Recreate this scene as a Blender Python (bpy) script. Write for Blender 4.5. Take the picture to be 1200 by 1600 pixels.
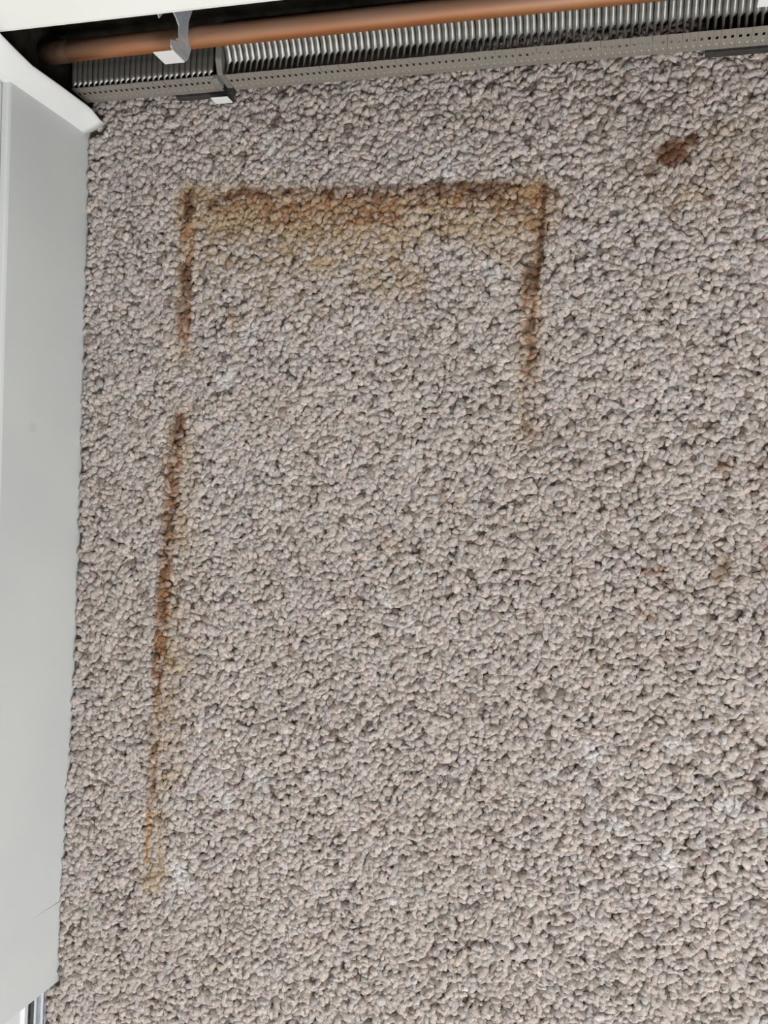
import bpy, bmesh, math
import numpy as np
from mathutils import Matrix, Vector

scene = bpy.context.scene
for o in list(bpy.data.objects):
    bpy.data.objects.remove(o)

# ---------------------------------------------------------------- camera
cam_data = bpy.data.cameras.new('camera')
cam = bpy.data.objects.new('camera', cam_data)
scene.collection.objects.link(cam)
RC = np.array([[0.96066754, 0.04028066, -0.27476416],
               [0.04061695, -0.99916480, -0.00446795],
               [-0.27471465, -0.00686787, -0.96150127]])      # image right / down / forward in room axes
m = Matrix.Identity(4)
for i in range(3):
    m[i][0] = RC[i, 0]; m[i][1] = -RC[i, 1]; m[i][2] = -RC[i, 2]
m[2][3] = 0.95
cam.matrix_world = m
cam_data.sensor_fit = 'VERTICAL'
cam_data.sensor_height = 24.0
cam_data.lens = 24.0 * 1400.0 / 1600.0
cam_data.clip_start = 0.02
scene.camera = cam

# ---------------------------------------------------------------- light
world = bpy.data.worlds.new('world'); scene.world = world
world.use_nodes = True
bg = world.node_tree.nodes['Background']
bg.inputs[0].default_value = (0.93, 0.97, 1.0, 1)
bg.inputs[1].default_value = 0.40

def area(name, loc, target, sx, sy, energy, col):
    l = bpy.data.lights.new(name, 'AREA'); l.shape = 'RECTANGLE'; l.size = sx; l.size_y = sy
    l.energy = energy; l.color = col
    o = bpy.data.objects.new(name, l); scene.collection.objects.link(o)
    o.location = loc
    o.rotation_euler = (Vector(target) - Vector(loc)).to_track_quat('-Z', 'Y').to_euler()
    return o
area('window_daylight', (0.95, -1.85, 1.55), (-0.35, -0.05, 0), 1.5, 1.2, 72, (1.0, 0.985, 0.97))

vs = scene.view_settings
vs.view_transform = 'Standard'; vs.look = 'None'; vs.gamma = 1.0; vs.use_curve_mapping = False
vs.exposure = -0.12

# ---------------------------------------------------------------- materials
def new_mat(name):
    mt = bpy.data.materials.new(name); mt.use_nodes = True
    nt = mt.node_tree
    return mt, nt, nt.nodes['Principled BSDF']

def mix_noise(nt, bsdf, c1, c2, scale, detail=4, lo=.35, hi=.65, stretch=(1, 1, 1)):
    tc = nt.nodes.new('ShaderNodeTexCoord'); mp = nt.nodes.new('ShaderNodeMapping')
    mp.inputs['Scale'].default_value = stretch
    nt.links.new(tc.outputs['Object'], mp.inputs[0])
    n = nt.nodes.new('ShaderNodeTexNoise'); n.inputs['Scale'].default_value = scale; n.inputs['Detail'].default_value = detail
    nt.links.new(mp.outputs[0], n.inputs['Vector'])
    r = nt.nodes.new('ShaderNodeValToRGB')
    r.color_ramp.elements[0].position = lo; r.color_ramp.elements[0].color = (*c1, 1)
    r.color_ramp.elements[1].position = hi; r.color_ramp.elements[1].color = (*c2, 1)
    nt.links.new(n.outputs[0], r.inputs[0]); nt.links.new(r.outputs[0], bsdf.inputs['Base Color'])
    return tc, mp, n, r

def bump(nt, bsdf, scale, strength, dist):
    tc = nt.nodes.new('ShaderNodeTexCoord')
    n = nt.nodes.new('ShaderNodeTexNoise'); n.inputs['Scale'].default_value = scale; n.inputs['Detail'].default_value = 3
    nt.links.new(tc.outputs['Object'], n.inputs['Vector'])
    b = nt.nodes.new('ShaderNodeBump'); b.inputs['Strength'].default_value = strength; b.inputs['Distance'].default_value = dist
    nt.links.new(n.outputs[0], b.inputs['Height']); nt.links.new(b.outputs[0], bsdf.inputs['Normal'])

def simple(name, c1, c2, scale, rough, metal=0.0, stretch=(1, 1, 1), bs=None, spec=.5):
    mt, nt, b = new_mat(name)
    mix_noise(nt, b, c1, c2, scale, stretch=stretch)
    b.inputs['Roughness'].default_value = rough; b.inputs['Metallic'].default_value = metal
    b.inputs['Specular IOR Level'].default_value = spec
    if bs: bump(nt, b, *bs)
    return mt

M_PAINT = simple('white_semi_gloss_paint', (.62, .645, .65), (.66, .68, .675), 9, .38, bs=(60, .06, .002))
M_WALL = simple('wall_paint', (.70, .71, .70), (.73, .73, .72), 6, .7, bs=(150, .15, .002))
M_ENAMEL = simple('cream_white_enamel', (.80, .80, .755), (.83, .83, .79), 12, .32)
M_CAP = simple('white_enamel_end_cap', (.78, .80, .79), (.81, .825, .81), 14, .35)
M_DARKBACK = simple('cavity_shade_steel', (.012, .010, .008), (.03, .026, .02), 60, .9, spec=.1)  # near-black paints in the shade of the cavity under the hood
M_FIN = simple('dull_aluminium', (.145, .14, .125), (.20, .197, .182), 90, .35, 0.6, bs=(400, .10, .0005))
M_FINFRONT = simple('fin_face_reflection_tint', (.27, .247, .215), (.35, .32, .28), 70, .5, 0.35)  # lighter beige paints in front light and the carpet's reflection
M_FINSPACER = simple('dusty_aluminium', (.24, .235, .21), (.31, .30, .275), 90, .6, 0.4)
M_STEELDARK = simple('gap_shade_steel', (.028, .027, .024), (.05, .047, .042), 120, .6)  # dark colour stands in for shade in the gap below the element
M_GALV = simple('galvanised_bracket_steel', (.42, .45, .48), (.52, .55, .58), 160, .5, .25)
M_TRACK = simple('bright_track_metal', (.62, .64, .67), (.74, .76, .79), 40, .28, .8, stretch=(30, 1, 1))
M_DOOR = simple('white_door_laminate', (.66, .675, .665), (.69, .70, .69), 8, .4)

# copper, tarnished in patches
M_COPPER, nt, b = new_mat('tarnished_copper')
tc, mp, n, r = mix_noise(nt, b, (.50, .20, .085), (.66, .31, .14), 28, 6, .3, .7, (.25, 1, 1))
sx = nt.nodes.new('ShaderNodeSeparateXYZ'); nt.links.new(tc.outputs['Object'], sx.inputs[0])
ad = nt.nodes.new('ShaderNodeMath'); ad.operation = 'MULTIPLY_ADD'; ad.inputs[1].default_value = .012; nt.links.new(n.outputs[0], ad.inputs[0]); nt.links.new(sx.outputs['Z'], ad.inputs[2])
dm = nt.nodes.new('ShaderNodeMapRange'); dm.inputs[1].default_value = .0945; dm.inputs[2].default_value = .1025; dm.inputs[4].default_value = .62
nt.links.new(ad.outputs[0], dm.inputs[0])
mc = nt.nodes.new('ShaderNodeMix'); mc.data_type = 'RGBA'; mc.inputs[7].default_value = (.20, .165, .135, 1)  # grey upper side paints in the hood's dark reflection
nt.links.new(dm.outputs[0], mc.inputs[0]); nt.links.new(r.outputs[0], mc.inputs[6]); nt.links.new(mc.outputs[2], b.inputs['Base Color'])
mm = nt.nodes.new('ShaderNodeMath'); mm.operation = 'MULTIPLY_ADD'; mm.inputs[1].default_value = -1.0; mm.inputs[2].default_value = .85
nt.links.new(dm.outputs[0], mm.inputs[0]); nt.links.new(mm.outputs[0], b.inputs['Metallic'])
b.inputs['Roughness'].default_value = .45
bump(nt, b, 220, .12, .0008)
M_COPPERDARK = simple('shade_dark_copper', (.035, .018, .010), (.09, .045, .022), 60, .7, .4)  # copper darkened to paint in the shade inside the heater

# carpet yarn: colour of each loop is stored on the pile, fine fibre mottling comes from noise
M_PILE, nt, b = new_mat('berber_loop_yarn')
at = nt.nodes.new('ShaderNodeAttribute'); at.attribute_name = 'yarn'
tc = nt.nodes.new('ShaderNodeTexCoord')
n = nt.nodes.new('ShaderNodeTexNoise'); n.inputs['Scale'].default_value = 330; n.inputs['Detail'].default_value = 4
nt.links.new(tc.outputs['Object'], n.inputs['Vector'])
mr = nt.nodes.new('ShaderNodeMapRange'); mr.inputs[1].default_value = .3; mr.inputs[2].default_value = .7
mr.inputs[3].default_value = .70; mr.inputs[4].default_value = 1.16
nt.links.new(n.outputs[0], mr.inputs[0])
mx = nt.nodes.new('ShaderNodeVectorMath'); mx.operation = 'SCALE'
nt.links.new(at.outputs['Color'], mx.inputs[0]); nt.links.new(mr.outputs[0], mx.inputs['Scale'])
fl = nt.nodes.new('ShaderNodeTexNoise'); fl.inputs['Scale'].default_value = 210; fl.inputs['Detail'].default_value = 2
nt.links.new(tc.outputs['Object'], fl.inputs['Vector'])
fr = nt.nodes.new('ShaderNodeMapRange'); fr.inputs[1].default_value = .585; fr.inputs[2].default_value = .64; fr.inputs[4].default_value = .62
nt.links.new(fl.outputs[0], fr.inputs[0])
fm = nt.nodes.new('ShaderNodeMix'); fm.data_type = 'RGBA'; fm.inputs[7].default_value = (.085, .066, .052, 1)     # brown yarn flecks
nt.links.new(fr.outputs[0], fm.inputs[0]); nt.links.new(mx.outputs[0], fm.inputs[6])
nt.links.new(fm.outputs[2], b.inputs['Base Color'])
b.inputs['Roughness'].default_value = .6; b.inputs['Specular IOR Level'].default_value = .35
bump(nt, b, 900, .5, .0008)

# carpet seen far off / under the loops
M_BACKING, nt, b = new_mat('carpet_backing')
tc = nt.nodes.new('ShaderNodeTexCoord')
v = nt.nodes.new('ShaderNodeTexVoronoi'); v.inputs['Scale'].default_value = 105
nt.links.new(tc.outputs['Object'], v.inputs['Vector'])
r = nt.nodes.new('ShaderNodeValToRGB')
r.color_ramp.elements[0].color = (.16, .135, .12, 1); r.color_ramp.elements[1].color = (.075, .06, .05, 1); r.color_ramp.elements[1].position = .8
nt.links.new(v.outputs['Distance'], r.inputs[0]); nt.links.new(r.outputs[0], b.inputs['Base Color'])
b.inputs['Roughness'].default_value = .95

# baseboard paint with one small grey scuff
M_BASE, nt, b = new_mat('baseboard_paint')
tc, mp, n, r = mix_noise(nt, b, (.595, .62, .615), (.63, .65, .645), 7)
sv = nt.nodes.new('ShaderNodeVectorMath'); sv.operation = 'DISTANCE'; sv.inputs[1].default_value = (-.660, .075, .088)
nt.links.new(tc.outputs['Object'], sv.inputs[0])
mr = nt.nodes.new('ShaderNodeMapRange'); mr.inputs[1].default_value = .002; mr.inputs[2].default_value = .009
mr.inputs[3].default_value = .22; mr.inputs[4].default_value = 0
nt.links.new(sv.outputs['Value'], mr.inputs[0])
mc = nt.nodes.new('ShaderNodeMix'); mc.data_type = 'RGBA'
nt.links.new(mr.outputs[0], mc.inputs[0]); nt.links.new(r.outputs[0], mc.inputs[6]); mc.inputs[7].default_value = (.30, .31, .30, 1)
nt.links.new(mc.outputs[2], b.inputs['Base Color'])
b.inputs['Roughness'].default_value = .38
bump(nt, b, 45, .05, .002)

# ---------------------------------------------------------------- helpers
def link(o, parent=None):
    scene.collection.objects.link(o)
    if parent is not None:
        o.parent = parent
        o.matrix_parent_inverse = Matrix.Identity(4)
    return o

def finish(name, bm, mat, parent=None, smooth=False, bevel=0.0, seg=2):
    if bevel:
        bmesh.ops.bevel(bm, geom=[e for e in bm.edges], offset=bevel, segments=seg, affect='EDGES', profile=.5, clamp_overlap=True)
    bmesh.ops.recalc_face_normals(bm, faces=bm.faces[:])
    me = bpy.data.meshes.new(name); bm.to_mesh(me); bm.free()
    if smooth:
        for p in me.polygons: p.use_smooth = True
    me.materials.append(mat)
    o = bpy.data.objects.new(name, me)
    return link(o, parent)

def prism(bm, poly, axis, a, b):
    """extrude a 2D polygon along axis 'x' (poly is y,z), 'y' (x,z) or 'z' (x,y)"""
    def P(p, t):
        return {'x': (t, p[0], p[1]), 'y': (p[0], t, p[1]), 'z': (p[0], p[1], t)}[axis]
    va = [bm.verts.new(P(p, a)) for p in poly]; vb = [bm.verts.new(P(p, b)) for p in poly]
    n = len(poly)
    bm.faces.new(va); bm.faces.new(vb[::-1])
    for i in range(n):
        bm.faces.new((va[i], va[(i + 1) % n], vb[(i + 1) % n], vb[i]))

def box(bm, x0, x1, y0, y1, z0, z1):
    prism(bm, [(x0, y0), (x1, y0), (x1, y1), (x0, y1)], 'z', z0, z1)

def tube(bm, pts, r, seg=24, caps=True):
    rings = []
    P = [Vector(p) for p in pts]
    for i, p in enumerate(P):
        d = (P[min(i + 1, len(P) - 1)] - P[max(i - 1, 0)]).normalized()
        u = d.cross(Vector((0, 0, 1)))
        if u.length < 1e-3: u = d.cross(Vector((0, 1, 0)))
        u.normalize(); w = u.cross(d)
        rr = r[i] if isinstance(r, (list, tuple)) else r
        rings.append([bm.verts.new(p + (u * math.cos(t) + w * math.sin(t)) * rr) for t in [2 * math.pi * k / seg for k in range(seg)]])
    for a, c in zip(rings, rings[1:]):
        for k in range(seg):
            bm.faces.new((a[k], a[(k + 1) % seg], c[(k + 1) % seg], c[k]))
    if caps:
        bm.faces.new(rings[0]); bm.faces.new(rings[-1][::-1])

def tag(o, label=None, cat=None, group=None, kind=None):
    if label: o['label'] = label
    if cat: o['category'] = cat
    if group: o['group'] = group
    if kind: o['kind'] = kind
    return o

def empty(name, loc=(0, 0, 0), rz=0.0):
    o = bpy.data.objects.new(name, None); o.empty_display_size = .05
    o.location = loc; o.rotation_euler = (0, 0, rz)
    return link(o)

# ---------------------------------------------------------------- setting
FZ = -0.006                                        # carpet backing; loop tops come to about z = 0
bm = bmesh.new(); box(bm, -.80, 2.4, -3.0, .60, FZ - .04, FZ)
tag(finish('floor', bm, M_BACKING), 'grey beige loop carpet floor of the room', 'floor', kind='structure')

WX = -.678                                         # face of left wall
bm = bmesh.new()
box(bm, WX - .10, WX, -.592, .60, FZ, 2.3)
tag(finish('wall_left', bm, M_WALL), 'white painted wall above the left baseboard', 'wall', kind='structure')
bm = bmesh.new()
box(bm, WX - .10, 2.4, .545, .60, FZ, 2.3)
tag(finish('wall_back', bm, M_WALL), 'white painted wall behind the baseboard heater', 'wall', kind='structure')

# baseboard follows the slightly bowed wall
def bow(y):
    t = (y - (-.598)) / (.445 + .598)
    return -.6674 + .0072 * math.sin(math.pi * min(max(t, 0), 1)) ** 1.0 * (1.0 + .25 * math.sin(2 * math.pi * t - .3)) * .95
bm = bmesh.new()
prof = [(0, FZ), (0, .1375), (-.0012, .1400), (-.0035, .1410), (-.0080, .1413), (-.0095, .1405), (-.0105, FZ)]
ys = np.linspace(-.4980, .4455, 40)
rows = []
for i, y in enumerate(ys):
    rows.append([bm.verts.new((bow(y) + px if k != 6 else WX + .0002, y, pz)) for k, (px, pz) in enumerate(prof)])
for a, c in zip(rows, rows[1:]):
    for k in range(len(prof)):
        k2 = (k + 1) % len(prof)
        bm.faces.new((a[k], c[k], c[k2], a[k2]))
bm.faces.new(rows[0]); bm.faces.new(rows[-1][::-1])
tag(finish('baseboard_left', bm, M_BASE), 'white painted baseboard along the left wall', 'baseboard', kind='structure')

# closet casing beside the baseboard, with a hairline joint that closes upward
bm = bmesh.new()
xf = bow(-.498)
poly = [(-.5982, FZ), (-.4990, FZ), (-.49805, .055), (-.4981, 2.1), (-.5982, 2.1)]
prism(bm, poly, 'x', WX + .0002, xf)
o = finish('trim_1', bm, M_BASE)
tag(o, 'white door casing butted against the baseboard at its lower end', 'door casing', kind='structure')
# jamb returning into the closet opening
bm = bmesh.new(); box(bm, WX - .10, WX - .006, -.5985, -.5922, FZ, 2.1)
tag(finish('trim_2', bm, M_PAINT), 'white jamb lining of the closet opening', 'door jamb', kind='structure')
# sliding door
bm = bmesh.new()
box(bm, -.737, -.7040, -1.40, -.600, .006, 2.05)
d = finish('door_1', bm, M_DOOR, bevel=.0015)
tag(d, 'white sliding closet door standing behind the metal floor track', 'door', kind='structure')
bm = bmesh.new(); prism(bm, [(-.7040, .004), (-.7005, .004), (-.7005, .010), (-.7040, .014)], 'y', -1.40, -.600)
finish('bottom_rail', bm, M_PAINT, d)
t = empty('sliding_door_track', (-.6932, -1.0, FZ))
bm = bmesh.new(); box(bm, -.0080, .0125, -.40, .400, .0005, .0035); finish('base_plate', bm, M_GALV, t)
for x0, x1, zz in ((.0008, .0042, .0100), (.0085, .0122, .0075)):
    bm = bmesh.new(); box(bm, x0, x1, -.40, .400, .0035, zz); finish('guide_rib', bm, M_TRACK, t, bevel=.0006)
bm = bmesh.new(); box(bm, -.0080, -.0006, -.40, .400, .0035, .0042); finish('roller_groove', bm, simple('grey_groove', (.16, .165, .175), (.20, .205, .21), 30, .5, .4), t)
tag(t, 'silver metal floor track under the white closet door', 'door track')

# ---------------------------------------------------------------- baseboard heater (its own axes, turned one degree)
HO = Vector((-.21, .4685, 0)); HR = math.radians(-.65)
def hroot(name):
    o = empty(name, HO, HR)
    return o
def L(x): return x + .21                          # room x -> heater x
def Y(y): return y - .4665                        # heater depth from fin front

# housing
hs = hroot('baseboard_heater_housing')
tag(hs, 'cream white hood, end cap and dark back panel of the open baseboard heater', 'heater housing')
bm = bmesh.new()
x0, x1 = L(-.705), L(1.2)
hood = [(Y(.4615), .1835), (Y(.4620), .1862), (Y(.4655), .1885), (Y(.528), .232), (Y(.528), .2295), (Y(.4665), .1868), (Y(.4637), .1835)]
prism(bm, hood, 'x', x0 + .0285, x1)
finish('hood', bm, M_ENAMEL, hs)
bm = bmesh.new()
box(bm, x0 + .031, x1, Y(.525), Y(.5275), .004, .229)
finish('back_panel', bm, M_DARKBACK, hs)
# end cap: thin curved front sheet with a little flared foot, and a side sheet against the wall
bm = bmesh.new()
def caprow(z, yl, yr):
    xl, xr = -.676, -.6420
    out = [(xl + (xr - xl) * k / 8, yl + (yr - yl) * (k / 8) ** 1.8) for k in range(9)]
    inn = [(p[0], p[1] + .0012) for p in out[::-1]]
    return [bm.verts.new((p[0], p[1], z)) for p in out + inn]
specs = [(.004, .4385, .4496), (.014, .4390, .4512), (.030, .4392, .4556), (.040, .4392, .4562), (.090, .4390, .4560), (.1373, .4390, .4550), (.150, .4396, .4568),
         (.165, .4412, .4590), (.187, .446, .4628), (.205, .455, .470)]
rr = [caprow(*s) for s in specs]
for a, c in zip(rr, rr[1:]):
    n = len(a)
    for k in range(n):
        f = bm.faces.new((a[k], a[(k + 1) % n], c[(k + 1) % n], c[k])); f.smooth = k < 8
bm.faces.new(rr[0][::-1]); bm.faces.new(rr[-1])
TOH = (Matrix.Translation(HO) @ Matrix.Rotation(HR, 4, 'Z')).inverted()
bm.transform(TOH)
finish('end_cap', bm, M_CAP, hs)
bm = bmesh.new(); prism(bm, [(.462, .004), (.531, .004), (.531, .205), (.474, .186), (.462, .160)], 'x', -.6755, -.6700)
bm.transform(TOH)
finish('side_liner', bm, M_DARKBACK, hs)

# copper return pipe
cp = hroot('copper_pipe')
tag(cp, 'tarnished copper pipe running under the heater hood above the fins', 'pipe')
PY, PZ, PR = Y(.4900), .086, .0108
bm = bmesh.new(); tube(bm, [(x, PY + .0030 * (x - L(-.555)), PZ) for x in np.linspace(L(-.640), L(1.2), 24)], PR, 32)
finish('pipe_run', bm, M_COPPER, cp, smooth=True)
bm = bmesh.new()
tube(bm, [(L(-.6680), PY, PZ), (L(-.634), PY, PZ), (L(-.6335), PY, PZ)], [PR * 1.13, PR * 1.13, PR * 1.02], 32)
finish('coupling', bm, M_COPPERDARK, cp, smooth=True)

# finned element
fe = hroot('finned_heating_element')
tag(fe, 'row of dull aluminium fins on a copper tube lying along the carpet edge', 'heating element')
bm = bmesh.new(); tube(bm, [(x, Y(.499), .030) for x in np.linspace(L(-.638), L(.62), 12)], .009, 20)
finish('tube', bm, M_COPPERDARK, fe, smooth=True)
PITCH = .0070
def fin_mesh(var):
    bm = bmesh.new()
    th = .00022
    zt, zb = .0470, .0180
    # upright plate
    prism(bm, [(Y(.4660), zb), (Y(.520), zb), (Y(.520), .0472), (Y(.4990), .0495), (Y(.4935), .0485), (Y(.4808), .0425), (Y(.4668), .0440)], 'x', -th, th)
    # folded top lip, rolled over and down at the front
    st = [(Y(.520), .0535), (Y(.4985), .0545), (Y(.4958), .0532), (Y(.4928), .0492), (Y(.4840), .0446)]
    w = PITCH * .90
    if var: st = [(Y(.520), .0490), (Y(.5000), .0490), (Y(.4900), .0490), (Y(.4760), .0487), (Y(.4725), .0480)]
    st.append((Y(.4808), .0430) if not var else (Y(.4705), .0468))
    st.append((Y(.4670), .0450))
    ws = [w, w, w, w, w, w * .42, w * .30]
    g = [[bm.verts.new((cx * ww, y, z + cz * min(1, ww / w))) for cx, cz in ((0, -.0004), (.30, .0013), (.70, .0013), (1, -.0008))] for (y, z), ww in zip(st, ws)]
    for a, c in zip(g, g[1:]):
        for k in range(3):
            f = bm.faces.new((a[k], a[k + 1], c[k + 1], c[k])); f.smooth = True
    # folded front lip with one punched hole and one raised dimple
    W2 = PITCH * .985
    xs = [0, W2 * .34, W2 * .72, W2]
    zs = [zt, zt - .0080, zt - .0122, zt - .0195, zt - .0240, zb]
    def fy(z): return Y(.4640 + .0025 * (z - zb) / (zt - zb))
    G = [[bm.verts.new((x, fy(z), z)) for x in xs] for z in zs]
    for i in range(5):
        for j in range(3):
            if i == 1 and j == 1: continue
            if i == 3 and j == 1:
                z = (zs[3] + zs[4]) / 2
                p = bm.verts.new(((xs[1] + xs[2]) / 2, fy(z) - .0013, z + .0004))
                q = [G[i][j], G[i][j + 1], G[i + 1][j + 1], G[i + 1][j]]
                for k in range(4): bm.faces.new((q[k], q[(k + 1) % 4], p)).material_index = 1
                continue
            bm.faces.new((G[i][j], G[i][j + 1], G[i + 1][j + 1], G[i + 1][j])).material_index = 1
    # small curled rim on top of the front lip
    e = [bm.verts.new((x, fy(zt) + .0012, zt + .0003)) for x in (0, W2)]
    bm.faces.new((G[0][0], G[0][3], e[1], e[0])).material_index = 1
    bmesh.ops.recalc_face_normals(bm, faces=bm.faces[:])
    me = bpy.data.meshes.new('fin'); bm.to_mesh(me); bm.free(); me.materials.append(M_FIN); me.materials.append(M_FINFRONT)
    return me
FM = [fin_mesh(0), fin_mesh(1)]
rng = np.random.default_rng(4)
NF = 150
for i in range(NF):
    x = -.658 + i * PITCH
    if -.4780 < x < -.4650: continue               # joint between the two fin packs
    o = bpy.data.objects.new('fin', FM[1] if x < -.475 else FM[0]); link(o, fe)
    o.location = (L(x), 0, rng.normal(0, .00006))
    o.rotation_euler = (rng.normal(0, .002), rng.normal(0, .003), rng.normal(0, .002))
# broad folded end fin at the joint of the packs
bm = bmesh.new()
prism(bm, [(Y(.4672), .016), (Y(.520), .016), (Y(.520), .0512), (Y(.4850), .0500), (Y(.4700), .0440)], 'x', L(-.4735), L(-.4665))
finish('end_fin', bm, M_FINSPACER, fe, bevel=.0012)
bm = bmesh.new()
prism(bm, [(Y(.4618), .028), (Y(.4700), .028), (Y(.4700), .0455), (Y(.4640), .0455)], 'x', L(-.4790), L(-.4720))
finish('crimp_tab', bm, M_FINSPACER, fe, bevel=.001)

# hanger brackets
def bracket(xb, label, dx=0.0):
    br = hroot('hanger_bracket')
    tag(br, label, 'bracket', 'heater hanger brackets')
    # arm: upright plate arching over the pipe, its upper and lower edges both hollowed
    up = [(.5235, .176), (.505, .160), (.4960, .138), (.4905, .125), (.4860, .1195), (.4800, .1185), (.4750, .1185), (.4722, .1210), (.4705, .1225), (.4690, .1205), (.4675, .1240), (.4640, .1330), (.4585, .1330), (.4560, .1300)]
    lo = [(.4560, .1035), (.4600, .0985), (.4665, .0955), (.4725, .0930), (.4765, .0945), (.4800, .0985), (.4860, .1005), (.4920, .1005), (.4990, .1005), (.5060, .0975), (.5130, .0945), (.5235, .092)]
    bm = bmesh.new()
    prism(bm, [(Y(a), b) for a, b in up + lo], 'x', L(xb) - .0007, L(xb) + .0007)
    finish('arm', bm, M_GALV, br)
    bm = bmesh.new()
    box(bm, L(xb) - .0228, L(xb) + .0006, Y(.4548), Y(.4562), .1040, .1285)
    finish('front_tab', bm, M_CAP, br, bevel=.0005)
    # second small prong of the stamping, just left of the arm
    bm = bmesh.new()
    prism(bm, [(Y(.5235), .162), (Y(.5000), .1400), (Y(.4900), .1290), (Y(.4990), .1220), (Y(.5235), .124)], 'x', L(xb) - .0180, L(xb) - .0168)
    finish('prong', bm, M_GALV, br)
    # lower rest: dark rail stands in for the shadow gap, plate, white tab
    bm = bmesh.new()
    prism(bm, [(Y(.4620), .0060), (Y(.5235), .0060), (Y(.5235), .0135), (Y(.4655), .0150), (Y(.4620), .0150)], 'x', L(xb) - .0600, L(xb) + .0125 + dx)
    finish('shadow_gap_rest', bm, M_STEELDARK, br, bevel=.0006)
    bm = bmesh.new()
    box(bm, L(xb) - .0095 + dx, L(xb) + .0115 + dx, Y(.4530), Y(.4545), .0110, .0255)
    finish('lower_tab', bm, M_CAP, br, bevel=.0006)
    bm = bmesh.new()
    box(bm, L(xb) - .0005 + dx, L(xb) + .0105 + dx, Y(.4545), Y(.4625), .0065, .0125)
    finish('tab_neck', bm, M_STEELDARK, br)
    return br
bracket(-.4800, 'grey steel bracket arching over the copper pipe near the white end cap')
bracket(.1035, 'grey steel bracket over the fins at the top right corner, farthest from end cap', .016)

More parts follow.
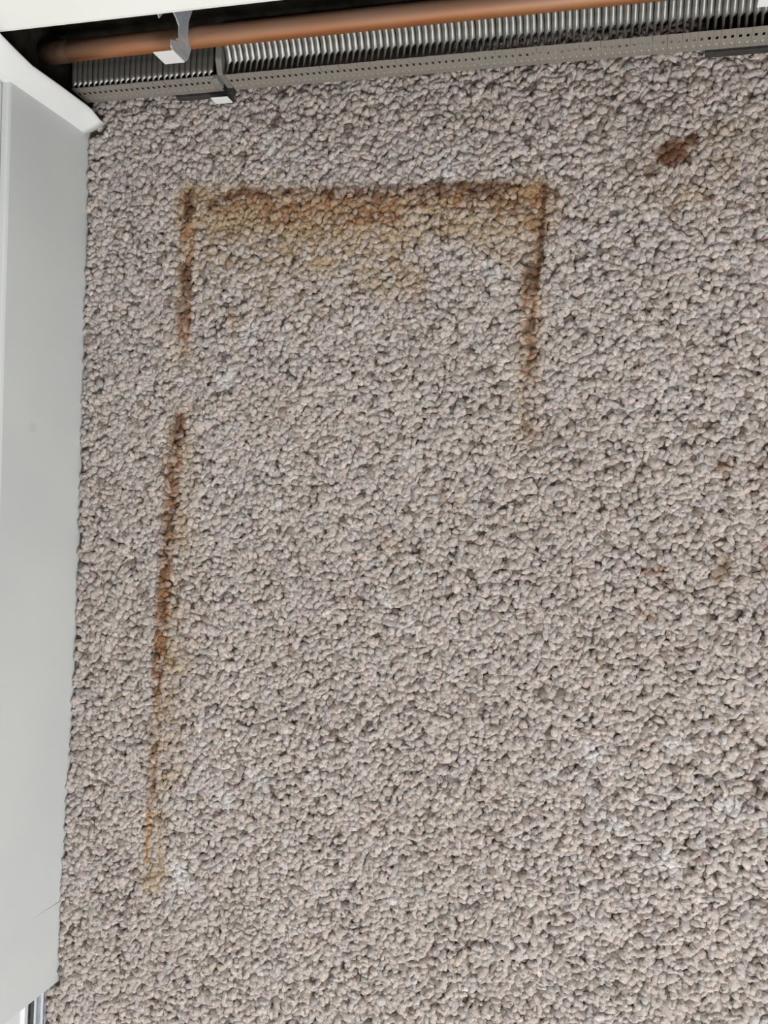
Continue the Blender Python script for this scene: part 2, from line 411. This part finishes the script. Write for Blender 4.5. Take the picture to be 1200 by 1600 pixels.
# ---------------------------------------------------------------- carpet pile
COL = {'tan': (.40, .285, .155), 'rust': (.285, .135, .058), 'dark': (.105, .046, .020), 'ochre': (.42, .22, .05),
       'pale': (.66, .66, .66), 'black': (.02, .018, .016), 'red': (.20, .075, .055)}
STAINS = [
    ('tan',0.85,0.0286,0.5,[(-0.5132,0.3434),(-0.3150,0.3236),(-0.1182,0.3225)]),
    ('tan',0.75,0.0301,0.8,[(-0.5031,0.3016),(-0.3744,0.2889),(-0.2988,0.2930),(-0.2536,0.2631)]),
    ('tan',0.50,0.0180,0.8,[(-0.1771,0.2982),(-0.1279,0.2655)]),
    ('tan',0.45,0.0222,0.8,[(-0.3434,0.2805),(-0.2822,0.2499)]),
    ('tan',0.35,0.0231,0.9,[(-0.4362,0.2619),(-0.3716,0.2236)]),
    ('rust',0.80,0.0150,0.8,[(-0.4970,0.3507),(-0.3158,0.3422),(-0.2139,0.3414),(-0.1188,0.3380)]),
    ('rust',0.75,0.0146,0.8,[(-0.4233,0.3313),(-0.3152,0.3279),(-0.2708,0.3270)]),
    ('rust',0.55,0.0124,0.8,[(-0.1717,0.3342),(-0.1176,0.3090)]),
    ('dark',0.75,0.0048,0.8,[(-0.5049,0.3429),(-0.4847,0.3516),(-0.4564,0.3574),(-0.3968,0.3554)]),
    ('dark',0.80,0.0075,0.8,[(-0.3811,0.3538),(-0.3162,0.3501),(-0.2500,0.3490),(-0.1516,0.3453)]),
    ('dark',0.60,0.0097,0.9,[(-0.1819,0.3307),(-0.1439,0.3259)]),
    ('tan',0.65,0.0112,0.6,[(-0.5308,0.3632),(-0.5280,0.1667)]),
    ('rust',0.75,0.0088,0.8,[(-0.5289,0.3570),(-0.5260,0.1969)]),
    ('dark',0.95,0.0064,0.3,[(-0.5247,0.3583),(-0.5261,0.3327)]),
    ('dark',0.85,0.0064,0.4,[(-0.5260,0.2724),(-0.5256,0.2460)]),
    ('dark',0.50,0.0064,0.8,[(-0.5260,0.2347),(-0.5267,0.2120)]),
    ('tan',0.50,0.0160,0.7,[(-0.5262,0.1063),(-0.5300,-0.0754),(-0.5331,-0.1970),(-0.5379,-0.3571),(-0.5369,-0.4559)]),
    ('tan',0.35,0.0271,0.9,[(-0.5217,0.0610),(-0.5159,-0.1652),(-0.5218,-0.3171)]),
    ('rust',0.90,0.0088,0.6,[(-0.5265,0.0949),(-0.5320,0.0457),(-0.5340,0.0153),(-0.5364,-0.0454),(-0.5388,-0.1063),(-0.5407,-0.1596),(-0.5421,-0.2054)]),
    ('dark',0.85,0.0072,0.7,[(-0.5265,0.0949),(-0.5279,0.0685)]),
    ('dark',0.75,0.0072,1.0,[(-0.5335,0.0608),(-0.5348,0.0153),(-0.5364,-0.0454),(-0.5388,-0.1063),(-0.5407,-0.1596),(-0.5422,-0.2016)]),
    ('rust',0.60,0.0064,0.7,[(-0.5429,-0.2054),(-0.5440,-0.2969),(-0.5457,-0.3733)]),
    ('dark',0.60,0.0048,0.9,[(-0.5429,-0.2054),(-0.5438,-0.2816),(-0.5450,-0.3504)]),
    ('ochre',0.90,0.0020,0.2,[(-0.5474,-0.3735),(-0.5483,-0.4309)]),
    ('tan',0.50,0.0072,0.6,[(-0.5331,-0.1970),(-0.4963,-0.1937)]),
    ('tan',0.50,0.0129,0.6,[(-0.5410,-0.4603),(-0.5291,-0.4395)]),
    ('tan',0.50,0.0135,0.7,[(-0.1229,0.3396),(-0.1188,0.0761)]),
    ('rust',0.55,0.0088,0.8,[(-0.1185,0.3313),(-0.1222,0.2248)]),
    ('rust',0.75,0.0074,0.8,[(-0.1213,0.2349),(-0.1186,0.1369)]),
    ('dark',0.95,0.0030,0.2,[(-0.1105,0.3470),(-0.1109,0.2918),(-0.1146,0.2367)]),
    ('dark',0.85,0.0061,0.3,[(-0.1196,0.2598),(-0.1206,0.2342)]),
    ('dark',0.80,0.0047,0.3,[(-0.1187,0.2044),(-0.1183,0.1963)]),
    ('dark',0.70,0.0040,0.3,[(-0.1176,0.1774),(-0.1173,0.1720)]),
    ('dark',0.70,0.0040,0.3,[(-0.1173,0.1538),(-0.1178,0.1504)]),
    ('dark',0.80,0.0040,0.2,[(-0.1188,0.0930),(-0.1172,0.0863)]),
    ('red',0.50,0.0034,0.2,[(-0.1097,0.0830),(-0.1083,0.0817)]),
    ('tan',0.45,0.0287,0.9,[(0.0078,0.3483),(0.0531,0.3646),(0.0942,0.3808)]),
    ('tan',0.45,0.0164,0.9,[(0.0275,0.3212),(0.0368,0.3175)]),
    ('rust',0.95,0.0127,0.1,[(0.0162,0.3704),(0.0186,0.3722)]),
    ('dark',0.85,0.0140,0.3,[(0.0162,0.3704),(0.0186,0.3722)]),
    ('dark',0.95,0.0069,0.1,[(0.0348,0.3826),(0.0360,0.3838)]),
    ('dark',0.80,0.0064,0.1,[(-0.0048,0.3523),(-0.0023,0.3535)]),
    ('dark',0.55,0.0045,0.4,[(-0.0157,0.3903),(-0.0139,0.3915)]),
    ('dark',0.45,0.0037,0.4,[(0.0677,0.3764),(0.0689,0.3757)]),
    ('dark',0.50,0.0044,0.4,[(0.0562,0.3632),(0.0574,0.3624)]),
    ('rust',0.60,0.0055,0.5,[(-0.4683,0.2199),(-0.4616,0.2145)]),
    ('tan',0.60,0.0070,0.5,[(-0.4622,0.2108),(-0.4512,0.2003)]),
    ('rust',0.50,0.0052,0.5,[(-0.3541,0.2103),(-0.3511,0.2109)]),
    ('red',0.70,0.0031,0.3,[(0.0512,0.3225),(0.0584,0.3234)]),
    ('red',0.80,0.0030,0.3,[(0.1053,0.2804),(0.1111,0.2795)]),
    ('rust',0.60,0.0037,0.4,[(0.0851,0.3136),(0.0898,0.3146)]),
    ('dark',0.50,0.0056,0.5,[(0.0748,0.0631),(0.0787,0.0556)]),
    ('rust',0.40,0.0056,0.5,[(0.0739,0.0542),(0.0846,0.0570)]),
    ('tan',0.50,0.0086,0.5,[(0.0836,-0.0398),(0.0794,-0.0540)]),
    ('dark',0.50,0.0049,0.5,[(0.0848,-0.0397),(0.0772,-0.0593)]),
    ('dark',0.50,0.0037,0.4,[(0.0897,-0.0712),(0.0944,-0.0722)]),
    ('rust',0.50,0.0051,0.5,[(0.0059,-0.0539),(0.0233,-0.0509)]),
    ('rust',0.45,0.0051,0.5,[(0.0051,-0.0963),(0.0140,-0.0983)]),
    ('rust',0.45,0.0059,0.5,[(-0.0357,-0.3440),(-0.0304,-0.3472)]),
    ('red',0.40,0.0044,0.5,[(0.0666,-0.3382),(0.0786,-0.3352)]),
    ('black',0.90,0.0030,0.1,[(0.1194,-0.2547),(0.1217,-0.2550)]),
    ('black',0.70,0.0031,0.2,[(0.0756,-0.2588),(0.0774,-0.2592)]),
    ('red',0.50,0.0036,0.3,[(0.1171,-0.0203),(0.1214,-0.0238)]),
    ('ochre',0.40,0.0042,0.3,[(0.1181,-0.0454),(0.1221,-0.0427)]),
    ('red',0.40,0.0036,0.3,[(0.1211,-0.0906),(0.1245,-0.0891)]),
    ('tan',0.35,0.0087,0.6,[(-0.2821,-0.0155),(-0.2700,-0.0397)]),
    ('tan',0.30,0.0086,0.6,[(-0.2627,-0.0393),(-0.2548,-0.0530)]),
    ('pale',0.45,0.0104,0.5,[(-0.5117,-0.4323),(-0.5031,-0.4371)]),
    ('pale',0.45,0.0104,0.5,[(-0.5036,-0.4439),(-0.4950,-0.4486)]),
    ('pale',0.45,0.0101,0.5,[(-0.4494,0.1965),(-0.4411,0.1905)]),
    ('pale',0.45,0.0100,0.5,[(-0.4113,-0.3120),(-0.4032,-0.3169)]),
    ('pale',0.45,0.0094,0.5,[(-0.2730,-0.0900),(-0.2654,-0.0952)]),
    ('pale',0.45,0.0102,0.5,[(-0.4757,0.1470),(-0.4673,0.1410)]),
    ('pale',0.45,0.0092,0.5,[(-0.2188,0.3743),(-0.2115,0.3683)]),
    ('pale',0.45,0.0092,0.5,[(-0.2407,-0.1300),(-0.2332,-0.1350)]),
    ('pale',0.45,0.0085,0.5,[(-0.0412,-0.2407),(-0.0346,-0.2452)]),
    ('pale',0.45,0.0082,0.5,[(0.0430,-0.2214),(0.0494,-0.2259)]),
    ('pale',0.45,0.0082,0.5,[(0.0388,-0.3449),(0.0451,-0.3491)]),
    ('pale',0.45,0.0101,0.5,[(-0.4543,-0.3433),(-0.4459,-0.3482)]),
    ('pale',0.45,0.0084,0.5,[(-0.0158,-0.3135),(-0.0093,-0.3178)]),
    ('pale',0.45,0.0080,0.5,[(0.0998,-0.2819),(0.1059,-0.2861)]),
    ('pale',0.45,0.0093,0.5,[(-0.2485,0.0554),(-0.2410,0.0500)]),
    ('pale',0.45,0.0089,0.5,[(-0.1653,0.2628),(-0.1582,0.2571)]),
    ('pale',0.45,0.0100,0.5,[(-0.4269,0.4152),(-0.4187,0.4087)])]

def hash2(ix, iy, s):
    h = (ix.astype(np.int64) * 374761393 + iy.astype(np.int64) * 668265263 + s * 982451653) & 0xffffffff
    h = ((h ^ (h >> 13)) * 1274126177) & 0xffffffff
    return ((h ^ (h >> 16)) & 0xffff) / 65535.0
def vnoise(x, y, f, s):
    x = x * f + 100; y = y * f + 100
    ix, iy = np.floor(x), np.floor(y); fx, fy = x - ix, y - iy
    fx = fx * fx * (3 - 2 * fx); fy = fy * fy * (3 - 2 * fy)
    a, b_, c, d = hash2(ix, iy, s), hash2(ix + 1, iy, s), hash2(ix, iy + 1, s), hash2(ix + 1, iy + 1, s)
    return (a * (1 - fx) + b_ * fx) * (1 - fy) + (c * (1 - fx) + d * fx) * fy

def stain(x, y, col, lr):
    """blend every stain into per-vertex yarn colour; x, y are floor metres"""
    for idx, (name, s, hw, brk, pts) in enumerate(STAINS):
        x0 = min(p[0] for p in pts) - 2 * hw; x1 = max(p[0] for p in pts) + 2 * hw
        y0 = min(p[1] for p in pts) - 2 * hw; y1 = max(p[1] for p in pts) + 2 * hw
        sel = np.nonzero((x > x0) & (x < x1) & (y > y0) & (y < y1))[0]
        if not len(sel): continue
        px, py = x[sel], y[sel]
        d = np.full(len(sel), 9.0)
        for (ax, ay), (bx, by) in zip(pts, pts[1:]):
            vx, vy = bx - ax, by - ay
            t = np.clip(((px - ax) * vx + (py - ay) * vy) / max(vx * vx + vy * vy, 1e-12), 0, 1)
            d = np.minimum(d, np.hypot(px - ax - t * vx, py - ay - t * vy))
        soft = .3 if name in ('dark', 'rust', 'ochre', 'red', 'black') else .9
        d = d + (vnoise(px, py, 150, idx + 7) - .5) * hw * .3
        w = np.clip((hw * (1 + soft / 2) - d) / (hw * soft), 0, 1)
        w = w * w * (3 - 2 * w)
        n = .40 * vnoise(px, py, 45, idx + 50) + .30 * vnoise(px, py, 260, idx + 90) + .30 * lr[sel]
        n = np.clip((n - .5) * 1.9 + .5, 0, 1)
        n = np.clip((n - (.50 * brk)) / (.16 + .4 * (1 - brk)), 0, 1)
        w = w * s * (1 - brk + brk * n)
        col[sel] = col[sel] * (1 - w[:, None]) + np.array(COL[name]) * w[:, None]
    return col

rng = np.random.default_rng(11)
SX, SY = .0064, .0057
PX0, PX1, PY0, PY1 = -.700, .46, -1.02, .520
gx = np.arange(PX0, PX1, SX); gy = np.arange(PY0, PY1, SY)
cx, cy = np.meshgrid(gx, gy)
cx = cx + (np.arange(len(gy)) % 2)[:, None] * SX * .5
cx = (cx + rng.normal(0, SX * .17, cx.shape)).ravel(); cy = (cy + rng.normal(0, SY * .17, cy.shape)).ravel()
edge = np.where(cy > -.598, np.array([bow(v) for v in cy]) + .0026, -.6775)
edge = np.where(cy > .45, -.664, edge)
ycap = .4385 + .0111 * np.clip((cx + .676) / .034, 0, 1) ** 1.8
keep = (cx > edge) & ~((np.abs(cy - ycap - .0010) < .0045) & (cx < -.6395)) & ~((cy < -.590) & (cy > -.606) & (cx < -.660))
cx, cy, edge = cx[keep], cy[keep], edge[keep]
N = len(cx)
SEG, RINGS = 8, 3
phis = np.radians([36, 70, 104])
tpl = [(0, 0, 1.0)]
for ph in phis:
    for k in range(SEG):
        th = 2 * math.pi * k / SEG
        tpl.append((math.sin(ph) * math.cos(th), math.sin(ph) * math.sin(th), math.cos(ph)))
tpl = np.array(tpl); tpl[:, 2] = np.sign(tpl[:, 2]) * np.abs(tpl[:, 2]) ** .65; V = len(tpl)
tris = [(0, 1 + k, 1 + (k + 1) % SEG) for k in range(SEG)]
for r_ in range(RINGS - 1):
    for k in range(SEG):
        a = 1 + r_ * SEG + k; b_ = 1 + r_ * SEG + (k + 1) % SEG
        tris += [(a, a + SEG, b_), (b_, a + SEG, b_ + SEG)]
tris = np.array(tris)
la = .0057 * rng.lognormal(0, .22, N); lb = .0046 * rng.lognormal(0, .20, N); lh = .0055 * rng.lognormal(0, .08, N)
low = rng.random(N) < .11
yaw = np.where(rng.random(N) < .5, rng.normal(.6, .5, N), rng.uniform(0, math.pi, N))
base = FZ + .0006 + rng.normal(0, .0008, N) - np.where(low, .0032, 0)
P = tpl[None] * np.stack([la, lb, lh], 1)[:, None, :]
# each loop is a folded strand: slightly waisted crown, leaning and tipped over its neighbour
P[:, :, 1] *= 1 - .16 * np.cos(P[:, :, 0] / la[:, None] * 3.2)
lean = rng.normal(0, .28, (N, 2))
tip = rng.normal(0, .17, (N, 2)) + np.array([0.0, .10])
P += rng.normal(0, .00042, P.shape)
P[:, :, 2] += (tip[:, :1] * P[:, :, 0] + tip[:, 1:] * P[:, :, 1])
P[:, :, 0] += lean[:, :1] * P[:, :, 2]; P[:, :, 1] += lean[:, 1:] * P[:, :, 2]
c_, s_ = np.cos(yaw)[:, None], np.sin(yaw)[:, None]
X_ = P[:, :, 0] * c_ - P[:, :, 1] * s_ + cx[:, None]
Y_ = P[:, :, 0] * s_ + P[:, :, 1] * c_ + cy[:, None]
X_ = np.maximum(X_, edge[:, None] - .0022)
Z_ = np.maximum(P[:, :, 2] + base[:, None], FZ - .001)
co = np.stack([X_, Y_, Z_], 2).reshape(-1, 3)
# yarn colours
basec = np.array([.48, .429, .400])
tone = rng.lognormal(0, .07, N)[:, None]
hue = rng.normal(0, .010, N)[:, None] * np.array([1.0, .1, -1.0]) + rng.normal(0, .004, N)[:, None] * np.array([.5, -1, .6])
lc = basec * tone * (1 + hue * 2.2)
u = rng.random(N)
lc[u < .045] *= np.array([.62, .58, .54])          # brown flecked loops
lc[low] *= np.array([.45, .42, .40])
lc[(u > .93)] *= np.array([1.14, 1.15, 1.17])
soil = np.clip(vnoise(cx, cy, 6, 3) * .6 + vnoise(cx, cy, 17, 4) * .4, 0, 1)[:, None]
lc *= 1.06 - .13 * soil * np.array([.8, 1.0, 1.25])
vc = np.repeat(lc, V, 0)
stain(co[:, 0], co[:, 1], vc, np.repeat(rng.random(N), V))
F = (tris[None] + (np.arange(N) * V)[:, None, None]).reshape(-1, 3)
me = bpy.data.meshes.new('carpet_pile')
me.vertices.add(len(co)); me.vertices.foreach_set('co', co.astype(np.float32).ravel())
me.loops.add(F.size); me.loops.foreach_set('vertex_index', F.astype(np.int32).ravel())
me.polygons.add(len(F)); me.polygons.foreach_set('loop_start', np.arange(0, F.size, 3, dtype=np.int32))
me.polygons.foreach_set('use_smooth', np.ones(len(F), dtype=bool))
at = me.color_attributes.new('yarn', 'FLOAT_COLOR', 'POINT')
at.data.foreach_set('color', np.concatenate([vc, np.ones((len(vc), 1))], 1).astype(np.float32).ravel())
me.update(calc_edges=True)
me.materials.append(M_PILE)
o = link(bpy.data.objects.new('carpet_pile', me))
tag(o, 'grey beige looped carpet pile with a rust stained rectangle and brown spots', 'carpet', kind='stuff')
print('loops', N, 'tris', len(F))
